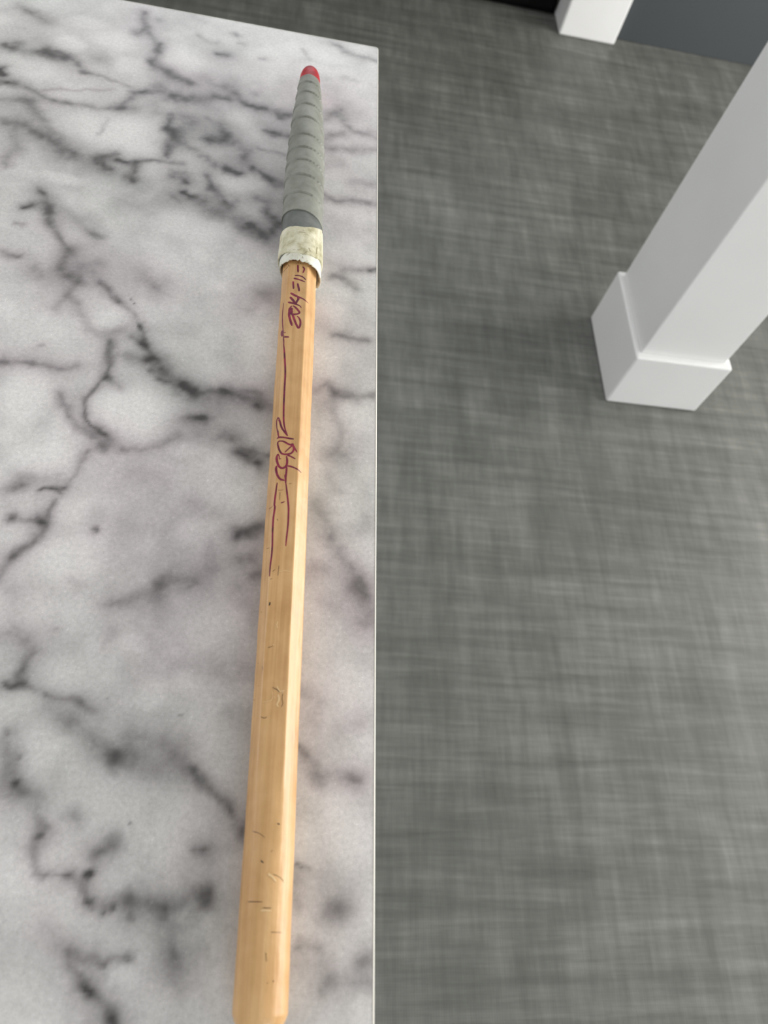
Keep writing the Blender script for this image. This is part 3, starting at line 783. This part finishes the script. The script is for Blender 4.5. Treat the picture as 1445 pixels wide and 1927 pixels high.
def ribbons(name, strokes, mat, parent, height=.00012, bvh=None, label=None):
    vs, fs = [], []
    for o_, wd, end, *pts in strokes:
        px = [(o_[0] + x * o_[2], o_[1] + y * o_[2]) for x, y in pts]
        cur = catmull(px, 1.2)
        hits = []
        for p in cur:
            d = Vector(ray(p[0], p[1])).normalized()
            h = (bvh or BV).ray_cast(Vector(CAM), d)
            if h[0] is not None:
                nrm = h[1] if h[1].dot(d) < 0 else -h[1]
                hits.append((h[0], nrm, h[3]))
        if len(hits) < 2:
            continue
        n_ = len(hits)
        b0 = len(vs)
        for i, (h, nrm, dist) in enumerate(hits):
            a_ = hits[max(i - 1, 0)][0]; b_ = hits[min(i + 1, n_ - 1)][0]
            tg = (b_ - a_)
            if tg.length < 1e-9:
                tg = Vector((0, 1, 0))
            tg.normalize()
            sd = nrm.cross(tg).normalized()
            f_ = i / (n_ - 1)
            hw = .62 * wd * o_[2] * dist / FPX * (1 + (end - 1) * f_)
            hw *= min(1, .55 + 3.5 * min(f_, 1 - f_))
            org = Vector(s_org)
            for sgn, up in ((-1, -.0002), (-.8, height), (.8, height), (1, -.0002)):
                vs.append(tuple(h + sd * hw * sgn + nrm * up - org))
        for i in range(n_ - 1):
            for k in range(3):
                q = b0 + i * 4 + k
                fs.append((q, q + 1, q + 5, q + 4))
        fs.append((b0, b0 + 1, b0 + 2, b0 + 3)); e_ = b0 + (n_ - 1) * 4
        fs.append((e_ + 3, e_ + 2, e_ + 1, e_))
    me_ = mesh_from(vs, fs, name)
    bm_ = bmesh.new(); bm_.from_mesh(me_)
    bmesh.ops.recalc_face_normals(bm_, faces=bm_.faces)
    bm_.to_mesh(me_); bm_.free()
    o2 = link(name, me_, mat, parent)
    if label:
        o2['label'] = label
    return o2

shaft_o = [o for o in stick.children if o.name.startswith('shaft')][0]
Q1 = (510, 480, .0692); Q2 = (510, 550, .0692); Q3 = (500, 770, .0778); Q4 = (490, 890, .109); Q0 = (0, 0, 1)
upper = [(Q1, 42, 1, (730, 270), (735, 470)), (Q1, 38, 1, (862, 318), (905, 370), (890, 430), (865, 485)),
         (Q1, 44, .6, (645, 555), (760, 560), (870, 600), (950, 680)), (Q1, 50, .6, (615, 630), (700, 650), (830, 690), (925, 735)),
         (Q1, 46, 1, (600, 715), (605, 820), (612, 920)), (Q1, 50, 1, (722, 770), (745, 870), (765, 985)),
         (Q2, 72, .22, (535, 20), (650, 85), (740, 125), (870, 180), (950, 240), (1015, 300)), (Q2, 62, .8, (735, 120), (740, 190), (700, 250), (685, 310)),
         (Q2, 68, .8, (520, 130), (600, 220), (660, 310)), (Q2, 66, .35, (460, 270), (560, 290), (690, 330), (780, 370), (825, 430)),
         (Q2, 50, 1, (560, 370), (520, 430), (505, 520), (545, 585), (640, 600), (740, 580), (772, 545), (720, 470), (650, 400), (590, 365)), (Q2, 110, 1, (545, 420), (525, 500), (550, 580)),
         (Q2, 60, 1, (500, 500), (490, 620), (530, 780), (570, 910)), (Q2, 58, .8, (560, 560), (610, 680), (680, 860), (745, 970), (790, 900), (795, 780), (760, 700), (710, 650))]
line = [(Q2, 42, 1, (340, 300), (320, 500), (308, 700), (315, 880), (325, 1000), (335, 1200), (345, 1420)), (Q2, 105, 1, (310, 1040), (292, 1100), (315, 1180)), (Q2, 40, .8, (320, 1085), (395, 1098)), (Q2, 55, .7, (330, 1205), (420, 1215), (490, 1215)),
        (Q0, 3.2, 1, (533.6, 646), (535.5, 670), (536.8, 700), (535.4, 730), (534, 760), (533.7, 790), (536, 806), (541, 820))]
lower = [(Q3, 44, 1, (530, 650), (440, 530), (380, 430), (335, 280), (295, 215), (265, 290), (270, 450), (300, 600), (312, 690)), (Q3, 46, .9, (270, 710), (340, 680), (480, 690), (590, 712), (680, 722)),
         (Q3, 44, 1, (320, 770), (430, 780), (540, 840), (655, 890), (675, 980), (620, 1060), (520, 1090), (400, 1080), (340, 1010), (300, 900), (290, 810), (335, 765)),
         (Q3, 32, .8, (640, 880), (560, 950), (460, 1045)), (Q3, 38, .8, (655, 860), (700, 940), (757, 1040)), (Q3, 34, 1, (600, 865), (650, 838), (672, 870)), (Q3, 42, .7, (510, 1100), (620, 1150), (718, 1205)),
         (Q3, 54, .9, (290, 1085), (265, 1180), (290, 1320), (350, 1410), (430, 1420), (500, 1360), (517, 1240), (500, 1130)), (Q3, 28, .6, (300, 1080), (325, 1140), (335, 1210), (372, 1190)),
         (Q3, 46, .5, (520, 1370), (620, 1390), (760, 1450), (857, 1535)), (Q3, 54, .9, (262, 1370), (250, 1450), (280, 1590), (350, 1690), (455, 1722)), (Q3, 44, .9, (505, 1380), (500, 1500), (482, 1680), (485, 1800)), (Q3, 40, 1, (468, 1580), (478, 1700)),
         (Q4, 30, .9, (290, 170), (270, 300), (240, 540), (250, 590), (225, 760), (210, 1000), (205, 1250), (195, 1400), (170, 1600), (155, 1785)),
         (Q4, 30, .8, (440, 180), (460, 350), (480, 540), (485, 650), (475, 900), (447, 1150), (437, 1260)), (Q4, 18, .8, (350, 520), (420, 495))]
ribbons('marker_writing', upper, M_ink, stick, label='handwritten ZOKY =11= in purple marker')
ribbons('marker_writing', lower, M_ink, stick, label='handwritten scrawl and two long strokes in purple marker')
ribbons('marker_line', line, M_ink, stick, label='long purple marker line with a thick knot')
Q6 = (460, 1120, .1245); Q5 = (400, 1500, .2216)
specks = [(Q6, 20, .8, (386, 108), (380, 135), (372, 158)), (Q5, 9, 1, (408, 538), (432, 558)), (Q5, 7, 1, (548, 224), (570, 231)), (Q5, 9, 1, (513, 1563), (519, 1567)), (Q5, 6, 1, (463, 1577), (468, 1580)),
          (Q2, 20, 1, (370, 1098), (395, 1100))]
for k_ in specks: ribbons('dark_speck', [k_], M_speck, stick)
scuffs = [(Q4, 7, .6, (300, 295), (350, 298), (400, 290)), (Q4, 9, .7, (338, 330), (333, 470)), (Q4, 9, .6, (150, 622), (180, 600), (212, 575)), (Q4, 12, .5, (285, 795), (305, 825)), (Q4, 6, .6, (495, 190), (540, 180)), (Q4, 8, .6, (208, 1702), (255, 1665)), (Q4, 7, .6, (168, 1837), (208, 1824)), (Q4, 8, .6, (108, 1305), (152, 1296)),
          (Q4, 8, .5, (320, 1600), (300, 1780)), (Q6, 12, .7, (425, 1395), (490, 1430), (530, 1465)), (Q6, 8, .8, (578, 1480), (568, 1570), (580, 1640), (552, 1690)), (Q6, 9, .8, (248, 1838), (300, 1860), (338, 1838)), (Q6, 8, .6, (355, 795), (430, 770)), (Q6, 7, .8, (272, 1080), (278, 1130)),
          (Q6, 6, .8, (200, 1035), (212, 1022)), (Q6, 6, .8, (205, 1375), (220, 1368)), (Q6, 6, .8, (140, 1590), (152, 1575)), (Q6, 6, .8, (252, 270), (262, 250)), (Q5, 4, .7, (515, 655), (560, 675), (590, 700), (602, 722)), (Q5, 6, .6, (300, 888), (370, 889), (425, 890)), (Q5, 5, .6, (430, 940), (500, 942)), (Q5, 5, .6, (340, 290), (400, 310), (445, 345)), (Q5, 4, .6, (510, 450), (495, 465)), (Q5, 4, .6, (495, 1148), (590, 1150)), (Q5, 5, .6, (452, 1320), (458, 1400)),
          (Q1, 22, .5, (290, 270), (265, 360), (250, 420)), (Q1, 22, .5, (460, 240), (480, 290), (520, 300)), (Q1, 14, .5, (480, 300), (420, 360), (320, 470)), (Q1, 24, .6, (560, 130), (640, 150), (700, 120)), (Q1, 20, .6, (780, 220), (820, 235)), (Q1, 14, .5, (960, 300), (1040, 320)), (Q1, 14, .5, (740, 190), (735, 240))]
for k_ in scuffs: ribbons('scuff_mark', [k_], M_scuff, stick, .00010)
chips = [(Q6, 18, .7, (490, 1375), (515, 1420), (540, 1455), (600, 1440)), (Q6, 22, .9, (512, 1500), (522, 1580), (492, 1650), (515, 1690)), (Q6, 8, .7, (420, 1450), (428, 1530), (400, 1590), (320, 1612), (250, 1616)), (Q6, 14, .7, (505, 400), (490, 450), (502, 505)), (Q6, 14, .6, (430, 752), (452, 748)), (Q6, 10, .7, (450, 1530), (470, 1560)), (Q6, 8, .7, (600, 1440), (560, 1500)),
         (Q4, 10, .6, (330, 1700), (440, 1690), (530, 1710)), (Q5, 16, .6, (470, 650), (510, 680), (540, 720)), (Q5, 14, .7, (410, 962), (500, 965))]
for k_ in chips: ribbons('wood_chip', [k_], M_chip, stick, .00022)
Q7 = (510, 410, .0761)
creases = [(Q7, 12, .7, (690, 350), (760, 350), (860, 375)), (Q7, 9, .7, (790, 290), (815, 335)), (Q7, 10, .6, (900, 820), (840, 870), (770, 920)), (Q7, 24, .6, (1140, 720), (1130, 800), (1125, 890)), (Q7, 18, .6, (930, 745), (975, 830)), (Q7, 12, .8, (380, 930), (450, 880), (500, 845)), (Q7, 10, .6, (540, 790), (600, 785)), (Q7, 12, .6, (650, 795), (740, 780)), (Q7, 12, .6, (780, 950), (790, 1010))]
M_grime = painted('tape_grime', (.24, .20, .10), .8)
for k_ in creases: ribbons('tape_crease', [k_], M_grime, collar, .00010, BVC)
